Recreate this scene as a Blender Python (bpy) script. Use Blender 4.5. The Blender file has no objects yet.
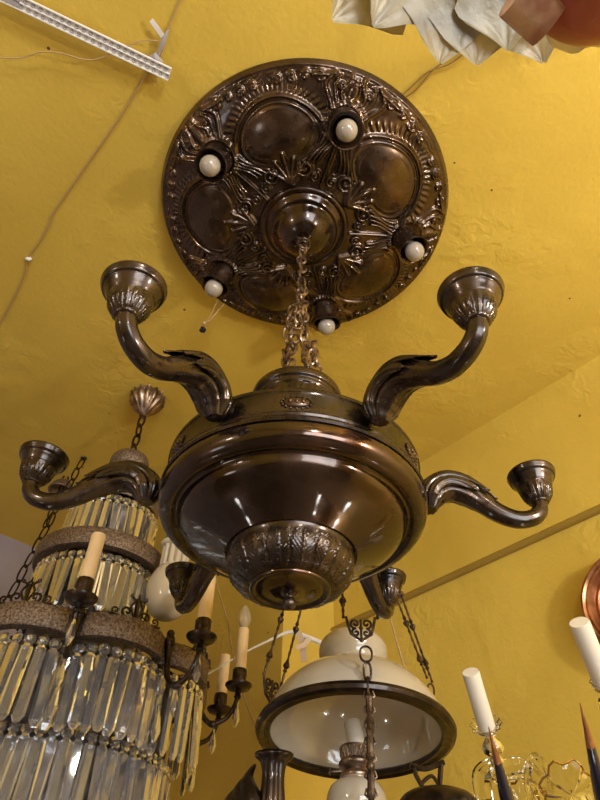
import bpy, math, random
import numpy as np
from mathutils import Vector, Matrix
random.seed(4)
S = bpy.context.scene
COL = S.collection
PI = math.pi
def R(d): return math.radians(d)

# ------------------------------------------------------------------ camera
PITCH, ROLL, FPX, CAMZ = R(45), -math.atan(19/620), 620.0, 1.6
Fv = Vector((0, math.cos(PITCH), math.sin(PITCH)))
r0 = Vector((1, 0, 0)); u0 = Vector((0, -math.sin(PITCH), math.cos(PITCH)))
Rv = r0*math.cos(ROLL) - u0*math.sin(ROLL)
Uv = r0*math.sin(ROLL) + u0*math.cos(ROLL)
CP = Vector((0, 0, CAMZ))
cam_d = bpy.data.cameras.new('camera'); cam = bpy.data.objects.new('camera', cam_d); COL.objects.link(cam)
M = Matrix((Rv, Uv, -Fv)).transposed().to_4x4(); M.translation = CP
cam.matrix_world = M
cam_d.sensor_fit = 'VERTICAL'; cam_d.sensor_height = 36; cam_d.lens = FPX/800*36
cam_d.clip_start = 0.02
S.camera = cam
def ray(x, y): return Fv + Rv*((x-300)/FPX) + Uv*((400-y)/FPX)
def onZ(x, y, Z):
    v = ray(x, y); return CP + v*((Z-CAMZ)/v.z)
def onY(x, y, Y):
    v = ray(x, y); return CP + v*(Y/v.y)
def onD(x, y, d): return CP + ray(x, y)*d
CEIL = 2.934
E1 = Vector((.75958, .65041, 0)); E2 = Vector((-.65041, .75958, 0))
def onW(x, y, off=0.0):                       # point on the right wall, off metres in front of it
    v = ray(x, y); return CP + v*((1.36268-off - E1.dot(CP))/E1.dot(v))

# ------------------------------------------------------------------ mesh builder
class MB:
    def __init__(s): s.v = []; s.f = []; s.m = []
    def add(s, vs, fs, mi=0):
        o = len(s.v); s.v += [tuple(v) for v in vs]; s.f += [tuple(i+o for i in f) for f in fs]; s.m += [mi]*len(fs)
        return s
    def lathe(s, prof, n=48, rf=None, mat=None, cap=False, mi=0):
        vs = []
        for j, (r, z) in enumerate(prof):
            for i in range(n):
                a = 2*PI*i/n
                rr = r + (rf(a, j/(len(prof)-1), r) if rf else 0)
                p = Vector((rr*math.cos(a), rr*math.sin(a), z))
                vs.append(mat @ p if mat else p)
        fs = []
        for j in range(len(prof)-1):
            for i in range(n):
                k = (i+1) % n
                fs.append((j*n+i, j*n+k, (j+1)*n+k, (j+1)*n+i))
        if cap:
            fs.append(tuple(range(n))[::-1]); fs.append(tuple((len(prof)-1)*n+i for i in range(n)))
        return s.add(vs, fs, mi)
    def tube(s, pts, rad, n=10, flat=1.0, rf=None, closed=False, cap=True, up=None, mi=0):
        pts = [Vector(p) for p in pts]; N = len(pts)
        if not hasattr(rad, '__len__'): rad = [rad]*N
        vs = []; nrm = None
        for j, p in enumerate(pts):
            if closed: t = pts[(j+1) % N]-pts[j-1]
            else: t = pts[min(j+1, N-1)]-pts[max(j-1, 0)]
            if t.length < 1e-9: t = Vector((0, 0, 1))
            t.normalize()
            if nrm is None:
                h = Vector(up) if up else (Vector((0, 0, 1)) if abs(t.z) < .9 else Vector((1, 0, 0)))
                nrm = (h - t*h.dot(t)).normalized()
            else:
                q = nrm - t*nrm.dot(t)
                if q.length > 1e-6: nrm = q.normalized()
            b = t.cross(nrm)
            for i in range(n):
                a = 2*PI*i/n; rr = rad[j]*(1+(rf(a, j/(N-1)) if rf else 0))
                vs.append(p + nrm*(rr*math.cos(a)*flat) + b*(rr*math.sin(a)))
        fs = []
        for j in range(N if closed else N-1):
            j2 = (j+1) % N
            for i in range(n):
                k = (i+1) % n; fs.append((j*n+i, j*n+k, j2*n+k, j2*n+i))
        if cap and not closed:
            fs.append(tuple(range(n))[::-1]); fs.append(tuple((N-1)*n+i for i in range(n)))
        return s.add(vs, fs, mi)
    def box(s, c, sz, mat=None, mi=0):
        x, y, z = sz[0]/2, sz[1]/2, sz[2]/2
        vs = [Vector((a*x, b*y, d*z)) for a in (-1, 1) for b in (-1, 1) for d in (-1, 1)]
        vs = [(mat @ v if mat else v) + Vector(c) for v in vs]
        return s.add(vs, [(0, 1, 3, 2), (4, 6, 7, 5), (0, 4, 5, 1), (2, 3, 7, 6), (0, 2, 6, 4), (1, 5, 7, 3)], mi)
    def link(s, c, ax, side, L, W, r, n=14, k=6):
        c = Vector(c); ax = Vector(ax).normalized(); side = Vector(side); side = (side-ax*side.dot(ax)).normalized()
        pts = []
        for i in range(n):
            a = 2*PI*i/n; x, y = math.cos(a), math.sin(a)
            e = abs(x)**.75*(1 if x > 0 else -1)
            pts.append(c + ax*(e*L/2) + side*(y*W/2))
        return s.tube(pts, r, k, closed=True, up=ax.cross(side))
    def chain(s, a, b, L, W, r, tw=90, seed=0, jit=0.0):
        a = Vector(a); b = Vector(b); d = b-a; n = max(1, round(d.length/(L-2.4*r))); ax = d.normalized()
        h = Vector((1, 0, 0)) if abs(ax.x) < .8 else Vector((0, 1, 0))
        sd = (h-ax*h.dot(ax)).normalized(); rng = random.Random(seed)
        st = d.length/n
        for i in range(n):
            q = Matrix.Rotation(R(tw*i+20+rng.uniform(-25, 25)*(jit > 0)), 3, ax) @ sd
            j = Vector((rng.uniform(-1, 1), rng.uniform(-1, 1), rng.uniform(-.4, .4)))*jit
            ax2 = (ax+Vector((rng.uniform(-1, 1), rng.uniform(-1, 1), 0))*(.35 if jit > 0 else 0)).normalized()
            s.link(a+ax*(st*(i+.5))+j, ax2, q, st+2.4*r, W, r)
        return s
    def ball(s, c, r, n=16, sc=(1, 1, 1), mat=None, mi=0):
        m = n//2; vs = []; c = Vector(c)
        for j in range(m+1):
            t = PI*j/m
            for i in range(n):
                a = 2*PI*i/n; p = Vector((r*sc[0]*math.sin(t)*math.cos(a), r*sc[1]*math.sin(t)*math.sin(a), -r*sc[2]*math.cos(t)))
                vs.append(c + (mat @ p if mat else p))
        fs = []
        for j in range(m):
            for i in range(n):
                k = (i+1) % n; fs.append((j*n+i, j*n+k, (j+1)*n+k, (j+1)*n+i))
        return s.add(vs, fs, mi)
    def build(s, name, mat, parent=None, loc=None, smooth=True, sharp=40):
        me = bpy.data.meshes.new(name); me.from_pydata(s.v, [], s.f)
        mats = mat if isinstance(mat, (list, tuple)) else [mat]
        for m in mats: me.materials.append(m)
        if len(mats) > 1: me.polygons.foreach_set('material_index', s.m)
        me.validate(); me.update()
        if smooth:
            me.polygons.foreach_set('use_smooth', [True]*len(me.polygons))
            try: me.set_sharp_from_angle(angle=R(sharp))
            except Exception: pass
        o = bpy.data.objects.new(name, me); COL.objects.link(o)
        if parent is not None: o.parent = parent
        if loc is not None: o.location = loc
        return o
def thing(name, label, cat, loc=(0, 0, 0), group=None):
    o = bpy.data.objects.new(name, None); COL.objects.link(o); o.location = loc; o.empty_display_size = .05
    o['label'] = label; o['category'] = cat
    if group: o['group'] = group
    return o
def tag(o, label, cat, group=None):
    o['label'] = label; o['category'] = cat
    if group: o['group'] = group
    return o
def struct(name, mb, mat, smooth=False):
    o = mb.build(name, mat, smooth=smooth); o['kind'] = 'structure'; return o
def smooth_path(pts, per=6, closed=False):
    P = [Vector(p) for p in pts]; out = []; n = len(P)
    for i in range(n-1):
        a = P[max(i-1, 0)]; b = P[i]; c = P[i+1]; d = P[min(i+2, n-1)]
        for k in range(per):
            t = k/per
            out.append(.5*((2*b)+(c-a)*t+(2*a-5*b+4*c-d)*t*t+(3*b-a-3*c+d)*t**3))
    out.append(P[-1]); return out
def lerps(xs, n):
    m = len(xs)-1; return [float(np.interp(i/(n-1)*m, range(m+1), xs)) for i in range(n)]
def sprof(prof, per=4):
    q = smooth_path([(a, b, 0) for a, b in prof], per); return [(max(p.x, 0.0002), p.y) for p in q]

# ------------------------------------------------------------------ materials
def mat(name, col, rough=.5, metal=0, **kw):
    m = bpy.data.materials.new(name); m.use_nodes = True; nt = m.node_tree; b = nt.nodes['Principled BSDF']
    b.inputs['Base Color'].default_value = (*col, 1); b.inputs['Roughness'].default_value = rough; b.inputs['Metallic'].default_value = metal
    for k, v in kw.items(): b.inputs[k.replace('_', ' ')].default_value = v
    return m
def noise_col(m, c1, c2, scale=8, lo=.4, hi=.6, detail=4, c3=None, rough=None, bump=0, bscale=60, bdist=.002):
    nt = m.node_tree; N = nt.nodes; L = nt.links; b = N['Principled BSDF']
    tc = N.new('ShaderNodeTexCoord'); n = N.new('ShaderNodeTexNoise'); n.inputs['Scale'].default_value = scale; n.inputs['Detail'].default_value = detail
    L.new(tc.outputs['Object'], n.inputs['Vector'])
    cr = N.new('ShaderNodeValToRGB'); cr.color_ramp.elements[0].position = lo; cr.color_ramp.elements[1].position = hi
    cr.color_ramp.elements[0].color = (*c1, 1); cr.color_ramp.elements[1].color = (*c2, 1)
    if c3:
        e = cr.color_ramp.elements.new(min(hi+.12, .98)); e.color = (*c3, 1)
    L.new(n.outputs['Fac'], cr.inputs['Fac']); L.new(cr.outputs['Color'], b.inputs['Base Color'])
    if rough:
        mr = N.new('ShaderNodeMapRange'); mr.inputs['From Min'].default_value = lo; mr.inputs['From Max'].default_value = hi
        mr.inputs['To Min'].default_value = rough[0]; mr.inputs['To Max'].default_value = rough[1]
        n2 = N.new('ShaderNodeTexNoise'); n2.inputs['Scale'].default_value = scale*3; L.new(tc.outputs['Object'], n2.inputs['Vector'])
        L.new(n2.outputs['Fac'], mr.inputs['Value']); L.new(mr.outputs['Result'], b.inputs['Roughness'])
    if bump:
        n3 = N.new('ShaderNodeTexNoise'); n3.inputs['Scale'].default_value = bscale; n3.inputs['Detail'].default_value = 5; L.new(tc.outputs['Object'], n3.inputs['Vector'])
        bp = N.new('ShaderNodeBump'); bp.inputs['Strength'].default_value = bump; bp.inputs['Distance'].default_value = bdist
        L.new(n3.outputs['Fac'], bp.inputs['Height']); L.new(bp.outputs['Normal'], b.inputs['Normal'])
    return m
def plaster(name, c1, c2):
    m = mat(name, c1, .55, 0, Specular_IOR_Level=.3); nt = m.node_tree; N = nt.nodes; L = nt.links; b = N['Principled BSDF']
    g = N.new('ShaderNodeNewGeometry')
    n = N.new('ShaderNodeTexNoise'); n.inputs['Scale'].default_value = 2.2; n.inputs['Detail'].default_value = 6; L.new(g.outputs['Position'], n.inputs['Vector'])
    cr = N.new('ShaderNodeValToRGB'); cr.color_ramp.elements[0].position = .35; cr.color_ramp.elements[1].position = .65
    cr.color_ramp.elements[0].color = (*c1, 1); cr.color_ramp.elements[1].color = (*c2, 1); L.new(n.outputs['Fac'], cr.inputs['Fac'])
    # small dark dirt specks
    v = N.new('ShaderNodeTexVoronoi'); v.inputs['Scale'].default_value = 9; L.new(g.outputs['Position'], v.inputs['Vector'])
    sp = N.new('ShaderNodeMath'); sp.operation = 'LESS_THAN'; sp.inputs[1].default_value = .035; L.new(v.outputs['Distance'], sp.inputs[0])
    mx = N.new('ShaderNodeMix'); mx.data_type = 'RGBA'; L.new(sp.outputs[0], mx.inputs[0]); L.new(cr.outputs['Color'], mx.inputs[6]); mx.inputs[7].default_value = (.12, .07, .02, 1)
    L.new(mx.outputs[2], b.inputs['Base Color'])
    # patches of lumpy plaster and brush drag
    f = N.new('ShaderNodeTexNoise'); f.inputs['Scale'].default_value = 95; f.inputs['Detail'].default_value = 5; L.new(g.outputs['Position'], f.inputs['Vector'])
    w = N.new('ShaderNodeTexNoise'); w.inputs['Scale'].default_value = 26; w.inputs['Detail'].default_value = 6; w.inputs['Distortion'].default_value = 1.2; L.new(g.outputs['Position'], w.inputs['Vector'])
    p = N.new('ShaderNodeTexNoise'); p.inputs['Scale'].default_value = 4.5; L.new(g.outputs['Position'], p.inputs['Vector'])
    pr = N.new('ShaderNodeMapRange'); pr.inputs['From Min'].default_value = .5; pr.inputs['From Max'].default_value = .68; L.new(p.outputs['Fac'], pr.inputs['Value'])
    mu = N.new('ShaderNodeMath'); mu.operation = 'MULTIPLY'; L.new(w.outputs['Fac'], mu.inputs[0]); L.new(pr.outputs['Result'], mu.inputs[1])
    ad = N.new('ShaderNodeMath'); ad.operation = 'MULTIPLY_ADD'; L.new(mu.outputs[0], ad.inputs[0]); ad.inputs[1].default_value = 1.6
    fm = N.new('ShaderNodeMath'); fm.operation = 'MULTIPLY'; fm.inputs[1].default_value = .3; L.new(f.outputs['Fac'], fm.inputs[0]); L.new(fm.outputs[0], ad.inputs[2])
    bp = N.new('ShaderNodeBump'); bp.inputs['Strength'].default_value = .5; bp.inputs['Distance'].default_value = .006
    L.new(ad.outputs[0], bp.inputs['Height']); L.new(bp.outputs['Normal'], b.inputs['Normal'])
    return m
M_wall = plaster('yellow plaster', (.60, .410, .064), (.68, .482, .082))
M_grey = plaster('grey plaster', (.24, .20, .22), (.32, .27, .28))
M_floor = noise_col(mat('brown floor', (.12, .08, .06), .5), (.10, .07, .05), (.2, .15, .11), 3)
M_trim = mat('shadow-darkened painted duct', (.30, .19, .03), .5)  # yellow duct, its colour darkened to stand for the shadow line
M_bronze = noise_col(mat('aged bronze', (.1, .05, .03), .25, .85, Coat_Weight=.5, Coat_Roughness=.12), (.026, .019, .016), (.066, .043, .031), 22, .38, .62, 6, rough=(.22, .42), bump=.12, bscale=220, bdist=.0008)
M_bowl = noise_col(mat('polished bronze', (.1, .05, .03), .2, .9, Coat_Weight=.6, Coat_Roughness=.06), (.036, .024, .019), (.078, .044, .029), 7, .4, .62, 5, c3=(.26, .11, .05), rough=(.12, .42), bump=.16, bscale=45, bdist=.001)
M_plate = noise_col(mat('embossed copper', (.13, .06, .035), .3, .9, Coat_Weight=.5, Coat_Roughness=.1), (.060, .039, .028), (.115, .070, .046), 12, .38, .62, 5, c3=(.18, .105, .062), rough=(.2, .36))
M_dark = noise_col(mat('dark bronze', (.05, .03, .02), .35, .8, Coat_Weight=.3), (.018, .012, .010), (.055, .033, .023), 30, .4, .65, 5, rough=(.28, .5))
M_chain = noise_col(mat('old brass chain', (.2, .12, .08), .35, .9), (.15, .105, .08), (.38, .28, .21), 50, .4, .6, 3)
M_strap = noise_col(mat('dull brass', (.1, .07, .05), .4, .8), (.045, .030, .022), (.14, .095, .065), 60)
M_rough = noise_col(mat('rough cast brass', (.1, .07, .05), .5, .7), (.10, .068, .05), (.32, .24, .18), 240, .38, .62, 8, bump=1, bscale=260, bdist=.003)
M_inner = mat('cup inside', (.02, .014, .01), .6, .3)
M_core = noise_col(mat('dark shade core', (.1, .08, .07), .6, .3), (.02, .018, .018), (.09, .08, .078), 40)  # dark tone painted in for the shade between the prisms
M_bulb = mat('frosted bulb', (.36, .315, .27), .12, 0, Coat_Weight=.5)
M_opal = mat('opal glass', (.64, .57, .46), .12, 0, Transmission_Weight=.25, Coat_Weight=.6, Coat_Roughness=.05)
M_opal.node_tree.nodes['Principled BSDF'].inputs['Subsurface Weight'].default_value = .0
M_glass = mat('crystal', (.68, .67, .70), .03, 0, Transmission_Weight=.92, IOR=1.54, Coat_Weight=.4)
M_glass2 = mat('clear glass', (.96, .95, .9), .04, 0, Transmission_Weight=1.0, IOR=1.5)
M_bulbg = mat('milky bulb glass', (.8, .72, .58), .12, 0, Transmission_Weight=.6)
M_wax = mat('cream candle sleeve', (.86, .66, .42), .45)
M_wax2 = mat('white candle sleeve', (.70, .65, .56), .3)
M_porc = mat('white porcelain', (.64, .59, .51), .12, 0, Coat_Weight=.5)
M_green = mat('green glaze', (.02, .26, .2), .15, 0, Coat_Weight=.5)
M_wire = mat('beige wire', (.45, .30, .15), .5)
M_white = mat('white plastic', (.78, .76, .76), .35)
M_grayp = mat('grey plastic', (.38, .36, .38), .4)
M_tape = mat('beige tape', (.6, .46, .33), .6)
M_petal = noise_col(mat('frosted amber glass', (.72, .62, .42), .4, 0, Transmission_Weight=.6), (.36, .30, .17), (.60, .53, .36), 22, .35, .65, 5, bump=.5, bscale=90)
M_red = mat('dull red glass', (.36, .075, .065), .4, 0, Coat_Weight=.4)
M_pink = noise_col(mat('pink glass', (.6, .33, .22), .3), (.36, .17, .12), (.58, .38, .27), 40, .4, .6)
M_copper = noise_col(mat('copper tray', (.42, .15, .06), .32, .85), (.36, .15, .07), (.60, .30, .16), 30)
M_black = mat('black lacquer', (.012, .012, .03), .08, 0, Coat_Weight=1.0)
M_gold = mat('gold edging', (.55, .34, .12), .25, 1)

# ------------------------------------------------------------------ room
def e(a, b, z): return E1*a + E2*b + Vector((0, 0, z))
def slab(a0, a1, b0, b1, z0, z1):
    m = MB(); vs = [e(a, b, z) for a in (a0, a1) for b in (b0, b1) for z in (z0, z1)]
    return m.add(vs, [(0, 1, 3, 2), (4, 6, 7, 5), (0, 4, 5, 1), (2, 3, 7, 6), (0, 2, 6, 4), (1, 5, 7, 3)])
v = ray(282, 650); o_ = CP; tp = (1.388 - E2.dot(o_))/E2.dot(v); PIER = E1.dot(o_+v*tp)
struct('floor', slab(-3, 1.5, -3, 2.5, -.1, 0), M_floor)
struct('ceiling', slab(-3.1, 1.5, -3.1, 2.5, CEIL, CEIL+.1), M_wall)
struct('wall_right', slab(1.3627, 1.48, -3, 2.5, 0, CEIL), M_wall)
struct('wall_pier', slab(PIER, 1.3627, 1.388, 2.5, 0, CEIL), M_wall)
struct('wall_back', slab(-3, PIER, 2.38, 2.5, 0, CEIL), M_grey)
struct('wall_left', slab(-3.1, -3, -3, 2.5, 0, CEIL), M_wall)
# wall behind the photographer with a shop window in it
wf = MB()
for a in [(-3, -1.9, 0, CEIL), (.3, 1.48, 0, CEIL), (-1.9, .3, 0, .6), (-1.9, .3, 2.5, CEIL)]:
    q = slab(a[0], a[1], -3.12, -3, a[2], a[3]); wf.add(q.v, q.f)
struct('wall_front', wf, M_wall)
wn = MB()
for a in [(-1.9, -1.84), (.24, .3), (-.83, -.77)]:
    q = slab(a[0], a[1], -3.09, -3.03, .6, 2.5); wn.add(q.v, q.f)
for z in [(.6, .66), (2.44, 2.5)]:
    q = slab(-1.84, .24, -3.09, -3.03, *z); wn.add(q.v, q.f)
struct('window_1', wn, M_dark)
tr = MB()
tr.tube([e(1.3627-.006, -3, 2.49), e(1.3627-.006, 1.388, 2.49)], .010, 10)
struct('trim_1', tr, M_trim)

# ------------------------------------------------------------------ embossed ceiling plate
AX, AY = -.0055, .715
BANG = [-140.6, -71.8, 5.4, 75.2, 146.3]
plate = thing('ceiling_plate', 'large round embossed copper ceiling plate with five small bulbs, flat against the yellow ceiling', 'ceiling light', (AX+.002, AY, CEIL))
def seg_ridge(px, py, line, w, amp, H):
    P = np.array(line)
    best = np.full(px.shape, 1e9)
    for i in range(len(P)-1):
        a = P[i]; d = P[i+1]-a; L2 = (d@d)+1e-12
        t = np.clip(((px-a[0])*d[0]+(py-a[1])*d[1])/L2, 0, 1)
        q = (px-a[0]-t*d[0])**2+(py-a[1]-t*d[1])**2
        best = np.minimum(best, q)
    np.maximum(H, amp*np.exp(-best/(w*w)), out=H)
def spiral(cx, cy, r0, turns, a0, sgn=1, n=26, k=.12):
    return [(cx+r0*(1-(1-k)*t/n)*math.cos(a0+sgn*turns*2*PI*t/n), cy+r0*(1-(1-k)*t/n)*math.sin(a0+sgn*turns*2*PI*t/n)) for t in range(n+1)]
def bez(a, b, c, d, n=12):
    return [tuple((1-t)**3*np.array(a)+3*(1-t)**2*t*np.array(b)+3*(1-t)*t*t*np.array(c)+t**3*np.array(d)) for t in np.linspace(0, 1, n)]
def make_plate():
    NR, NA = 175, 800
    rr = np.concatenate([np.linspace(.075, .331, NR)]); th = np.arange(NA)*2*PI/NA
    RR, TH = np.meshgrid(rr, th, indexing='ij')
    ba = np.array(BANG+[BANG[0]+360]); deg = np.degrees(TH); deg = (deg-ba[0]) % 360+ba[0]
    u = np.interp(deg, ba, np.arange(6)*72.0); ph = (u+36) % 72-36           # 0 at a bulb, +-36 at a cartouche
    pr = np.radians(np.abs(ph)); X = RR*np.sin(pr); Y = RR*np.cos(pr)
    base = np.interp(RR, [.075, .10, .13, .2, .26, .285, .30, .318, .326, .331], [.070, .068, .063, .055, .043, .033, .028, .020, .014, .004])
    H = np.zeros_like(RR)
    # cartouche
    a36 = R(36); cx, cy = .209*math.sin(a36), .209*math.cos(a36)
    U = (X-cx)*math.sin(a36)+(Y-cy)*math.cos(a36); T = -(X-cx)*math.cos(a36)+(Y-cy)*math.sin(a36)
    D = np.sqrt((T/.084)**2+((U+T*T*1.6)/.060)**2)
    bulge = .016*np.clip(1-D**2, 0, 1)**.7
    ring = .0060*np.exp(-((D-1.0)/.045)**2)+.0075*np.exp(-((D-1.17)/.06)**2)*np.clip(U/.03+.6, 0, 1)
    out = D > 1.33
    # scroll lines in the bulb half-sector (x across, y outwards)
    G = np.zeros_like(RR)
    lines = []
    lines += [(spiral(.046, .131, .0205, 1.7, R(60), -1), .0032, .0095), (spiral(.019, .121, .012, 1.5, R(100), 1), .0024, .007)]
    for k in range(4):
        lines.append((bez((.005+.0085*k, .216-.004*k), (.002+.010*k, .190-.004*k), (.024+.007*k, .182-.004*k), (.024+.0105*k, .150-.003*k)), .0031, .0085))
    lines.append((bez((.0, .205), (.0, .18), (.0, .165), (.0, .105)), .003, .007))
    # tulip of leaf lines outside the bulb
    lines += [(bez((.020, .278), (.034, .292), (.008, .300), (.013, .320), 14), .0028, .0085),
              (bez((.036, .258), (.050, .282), (.078, .286), (.048, .314), 14), .0030, .0090),
              (bez((.030, .270), (.040, .285), (.048, .295), (.036, .312), 12), .0022, .0065),
              (spiral(.030, .296, .008, 1.3, R(200), -1), .0022, .007),
              (bez((.0, .282), (.004, .292), (.002, .302), (.0, .312)), .006, .006),
              (bez((.048, .314), (.06, .306), (.08, .300), (.092, .296)), .0030, .0080)]
    for q_, (dg, r2, sg) in enumerate([(14.5, .0095, 1), (20, .0085, -1), (25.5, .009, 1), (31, .008, -1)]):
        lines.append((spiral(.307*math.sin(R(dg)), .307*math.cos(R(dg)), r2, 1.35, R(60+70*q_), sg), .0022, .0068))
    for l, w, am in lines: seg_ridge(X, Y, l, w*1.15, am*1.1, G)
    # palmette at the inner end of each cartouche
    bx, by = .112*math.sin(a36), .112*math.cos(a36)
    Gp = np.zeros_like(RR)
    for an, ln in [(0, .064), (24, .052), (50, .040)]:
        dx, dy = math.sin(a36-R(an)), math.cos(a36-R(an))
        seg_ridge(X, Y, bez((bx, by), (bx+dx*ln*.4, by+dy*ln*.4), (bx+dx*ln*.8, by+dy*ln*.8), (bx+dx*ln, by+dy*ln), 6), .0068, .0120, Gp)
    # flutes round the border and a bead line
    ang = np.arctan2(T, U)
    fl = .0022*np.cos(ang*52)*np.exp(-((D-1.42)/.12)**2)*(U > .0)
    rim = .0035*np.exp(-((RR-.3245)/.0022)**2)
    nz = np.sin(TH*61+8*np.sin(RR*210))*np.sin(RR*520+3*np.sin(TH*37))
    leafb = .0016*nz*np.exp(-((RR-.312)/.008)**2)
    ring = ring+.0018*np.exp(-((D-.84)/.03)**2)*np.clip(np.cos(ang*3), 0, 1)
    Hh = bulge+np.where(D < 1.33, ring, 0)
    thr = np.where(U > 0, 1.2, .98); Hh = np.where(D > thr, np.maximum(Hh, G*np.clip((D-thr)/.08, 0, 1)), Hh); Hh = np.maximum(Hh, (Gp+.5*bulge)*(Gp > .001))
    Hh = Hh+fl+rim+leafb
    # swelling and socket seat round each bulb
    q = np.hypot(X, Y-.238)
    Hh = np.where(q < .036, .007, Hh); Hh += .006*np.exp(-((q-.038)/.005)**2)
    Z = -(base+Hh*np.clip((.331-RR)/.01, 0, 1))
    V = np.stack([RR*np.cos(TH), RR*np.sin(TH), Z], -1).reshape(-1, 3)
    idx = np.arange(NR*NA).reshape(NR, NA); nx = np.roll(idx, -1, 1)
    F = np.stack([idx[:-1], idx[1:], nx[1:], nx[:-1]], -1).reshape(-1, 4)
    # outward edge back up to the ceiling
    e0 = len(V); ring2 = np.stack([.329*np.cos(th), .329*np.sin(th), np.full(NA, -.0005)], -1); V = np.concatenate([V, ring2])
    l = idx[-1]; k = e0+np.arange(NA); F = np.concatenate([F, np.stack([l, k, np.roll(k, -1), np.roll(l, -1)], -1)])
    me = bpy.data.meshes.new('embossed_disc'); me.from_pydata(V.tolist(), [], F.tolist()); me.materials.append(M_plate)
    me.polygons.foreach_set('use_smooth', [True]*len(me.polygons)); me.update()
    o = bpy.data.objects.new('embossed_disc', me); COL.objects.link(o); o.parent = plate
make_plate()
cn = MB().lathe(sprof([(.101, -.060), (.101, -.070), (.097, -.077), (.091, -.078), (.087, -.076), (.082, -.082), (.076, -.088), (.071, -.087), (.066, -.092), (.057, -.106), (.043, -.121), (.026, -.131), (.015, -.134), (.012, -.139), (.010, -.144), (.0003, -.145)], 3), 72)
cn.build('canopy', M_bowl, plate)
hk = MB(); hk.link((0, 0, -.152), (0, 0, 1), (1, .2, 0), .024, .016, .0018); hk.build('hook', M_chain, plate)
for i, a in enumerate(BANG):
    a = R(a); c = Vector((.226*math.cos(a), .226*math.sin(a), -.050))
    s = MB().lathe(sprof([(.010, .012), (.020, .002), (.0255, -.010), (.027, -.032), (.0275, -.046), (.030, -.056), (.0345, -.063), (.0355, -.066), (.0335, -.0655), (.028, -.058), (.0245, -.046), (.020, -.02), (.0003, -.018)], 3), 36,
                   rf=lambda t, j, r: .0006*math.cos(8*t)*(.2 < j < .6))
    so = s.build('socket', M_plate, plate, c); so.rotation_euler = (0, R(-20), a)
    b = MB(); b.ball((0, 0, -.070), .0215, 28, (1, 1, 1.06)); b.lathe([(.013, -.018), (.014, -.058)], 16)
    bo = b.build('bulb', M_bulb, so); bo['label'] = 'frosted white globe bulb'

# ------------------------------------------------------------------ hanging bronze chandelier
ch = thing('bowl_chandelier', 'large dark bronze bowl chandelier with six leafy arms and empty cups, hanging centrally', 'chandelier', (AX, AY, 1.962))
B0 = 1.962
def zz(p): return [(r, z-B0) for r, z in p]
bowl = MB().lathe(zz(sprof([(.07, 2.20), (.10, 2.192), (.14, 2.176), (.165, 2.163), (.177, 2.158), (.1805, 2.155), (.1805, 2.150)], 3)), 96)
bowl.build('bowl_cover', M_bronze, ch)
band = MB().lathe(zz([(.1805, 2.152), (.1795, 2.149), (.1785, 2.146), (.1785, 2.118), (.1805, 2.116), (.1815, 2.113), (.1800, 2.110), (.1835, 2.107), (.1845, 2.103), (.1825, 2.100)]), 128)
band.build('rim_band', M_bronze, ch)
bw = MB().lathe(zz(sprof([(.1805, 2.101), (.1830, 2.094), (.1830, 2.086), (.1800, 2.078), (.1735, 2.072), (.1650, 2.070), (.1605, 2.073), (.1570, 2.075), (.1535, 2.072), (.1510, 2.066), (.1470, 2.060), (.138, 2.053), (.125, 2.0455), (.110, 2.038), (.096, 2.031), (.086, 2.0255)], 4)), 128)
bw.build('bowl', M_bowl, ch)
# leafy lower dome
def leaf(a, t, n=14):
    p = (a*n/(2*PI)) % 1; d = abs(p-.5)*2                # 0 at the middle of a leaf
    w = .95-.75*abs(t-.35)**1.2
    edge = 1 if d < w else 0
    vein = .5*math.exp(-(d/.10)**2)
    side = .35*abs(math.sin((t*9+d*3.2)*PI))
    return (edge*(.45+side*.8)+vein)*(math.sin(min(max(t, 0), 1)*PI)**.4)
dp = [(.0865, 2.0265), (.0840, 2.0275), (.0815, 2.022)]
for i in range(1, 46):
    t = i/45; a = t*PI/2*.78; dp.append((.0485+(.0815-.0485)*math.cos(a*1.28), 2.021-.041*math.sin(a*1.28)**.95))
dm = MB().lathe(zz(dp), 336, rf=lambda a, j, r: .0036*leaf(a, (j-.08)/.92, 16)-.0008*abs(math.sin(a*45+j*40)) if j > .08 else 0)
dm.build('leaf_dome', M_bronze, ch)
dd = MB().lathe(zz(sprof([(.0495, 1.9835), (.0515, 1.980), (.0500, 1.9765), (.046, 1.9765), (.043, 1.979), (.034, 1.9785), (.022, 1.976), (.012, 1.9755), (.008, 1.974)], 4)), 72)
dd.build('bottom_disc', M_bowl, ch)
fn = MB().lathe(zz([(.0075, 1.977), (.0085, 1.973), (.0055, 1.970), (.0050, 1.967)]), 24); fn.ball((0, 0, 1.9615-B0), .0085, 20)
fn.build('finial', M_bronze, ch)
cp = MB().lathe(zz(sprof([(.066, 2.192), (.068, 2.20), (.063, 2.21), (.062, 2.222), (.062, 2.235), (.0625, 2.162), (.0635, 2.282), (.064, 2.290), (.0675, 2.294), (.0685, 2.300), (.0725, 2.304), (.0735, 2.312), (.0715, 2.318), (.062, 2.322), (.045, 2.333), (.02, 2.340), (.0003, 2.341)], 4)), 168,
                rf=lambda a, j, r: .0028*leaf(a, (j-.25)/.22, 14) if .25 < j < .47 else 0)
cp.build('top_cap', M_bronze, ch)
for k in range(6):                                        # small oval medallions between the arms
    a = R(-89.5+60*k); md = MB()
    md.ball((0, 0, 0), 1, 28, (.0165, .0040, .0085)); 
    for q in range(16):
        w = 2*PI*q/16; md.ball((.0185*math.cos(w), 0, .0105*math.sin(w)), .0021, 8)
    for q in (-.008, 0, .008): md.ball((q, -.0035, 0), .0032, 10, (1, .7, 1.3))
    o = md.build('medallion', M_plate, ch, (.1785*math.cos(a), .1785*math.sin(a), 2.132-B0)); o.rotation_euler = (0, 0, a+PI/2)
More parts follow.
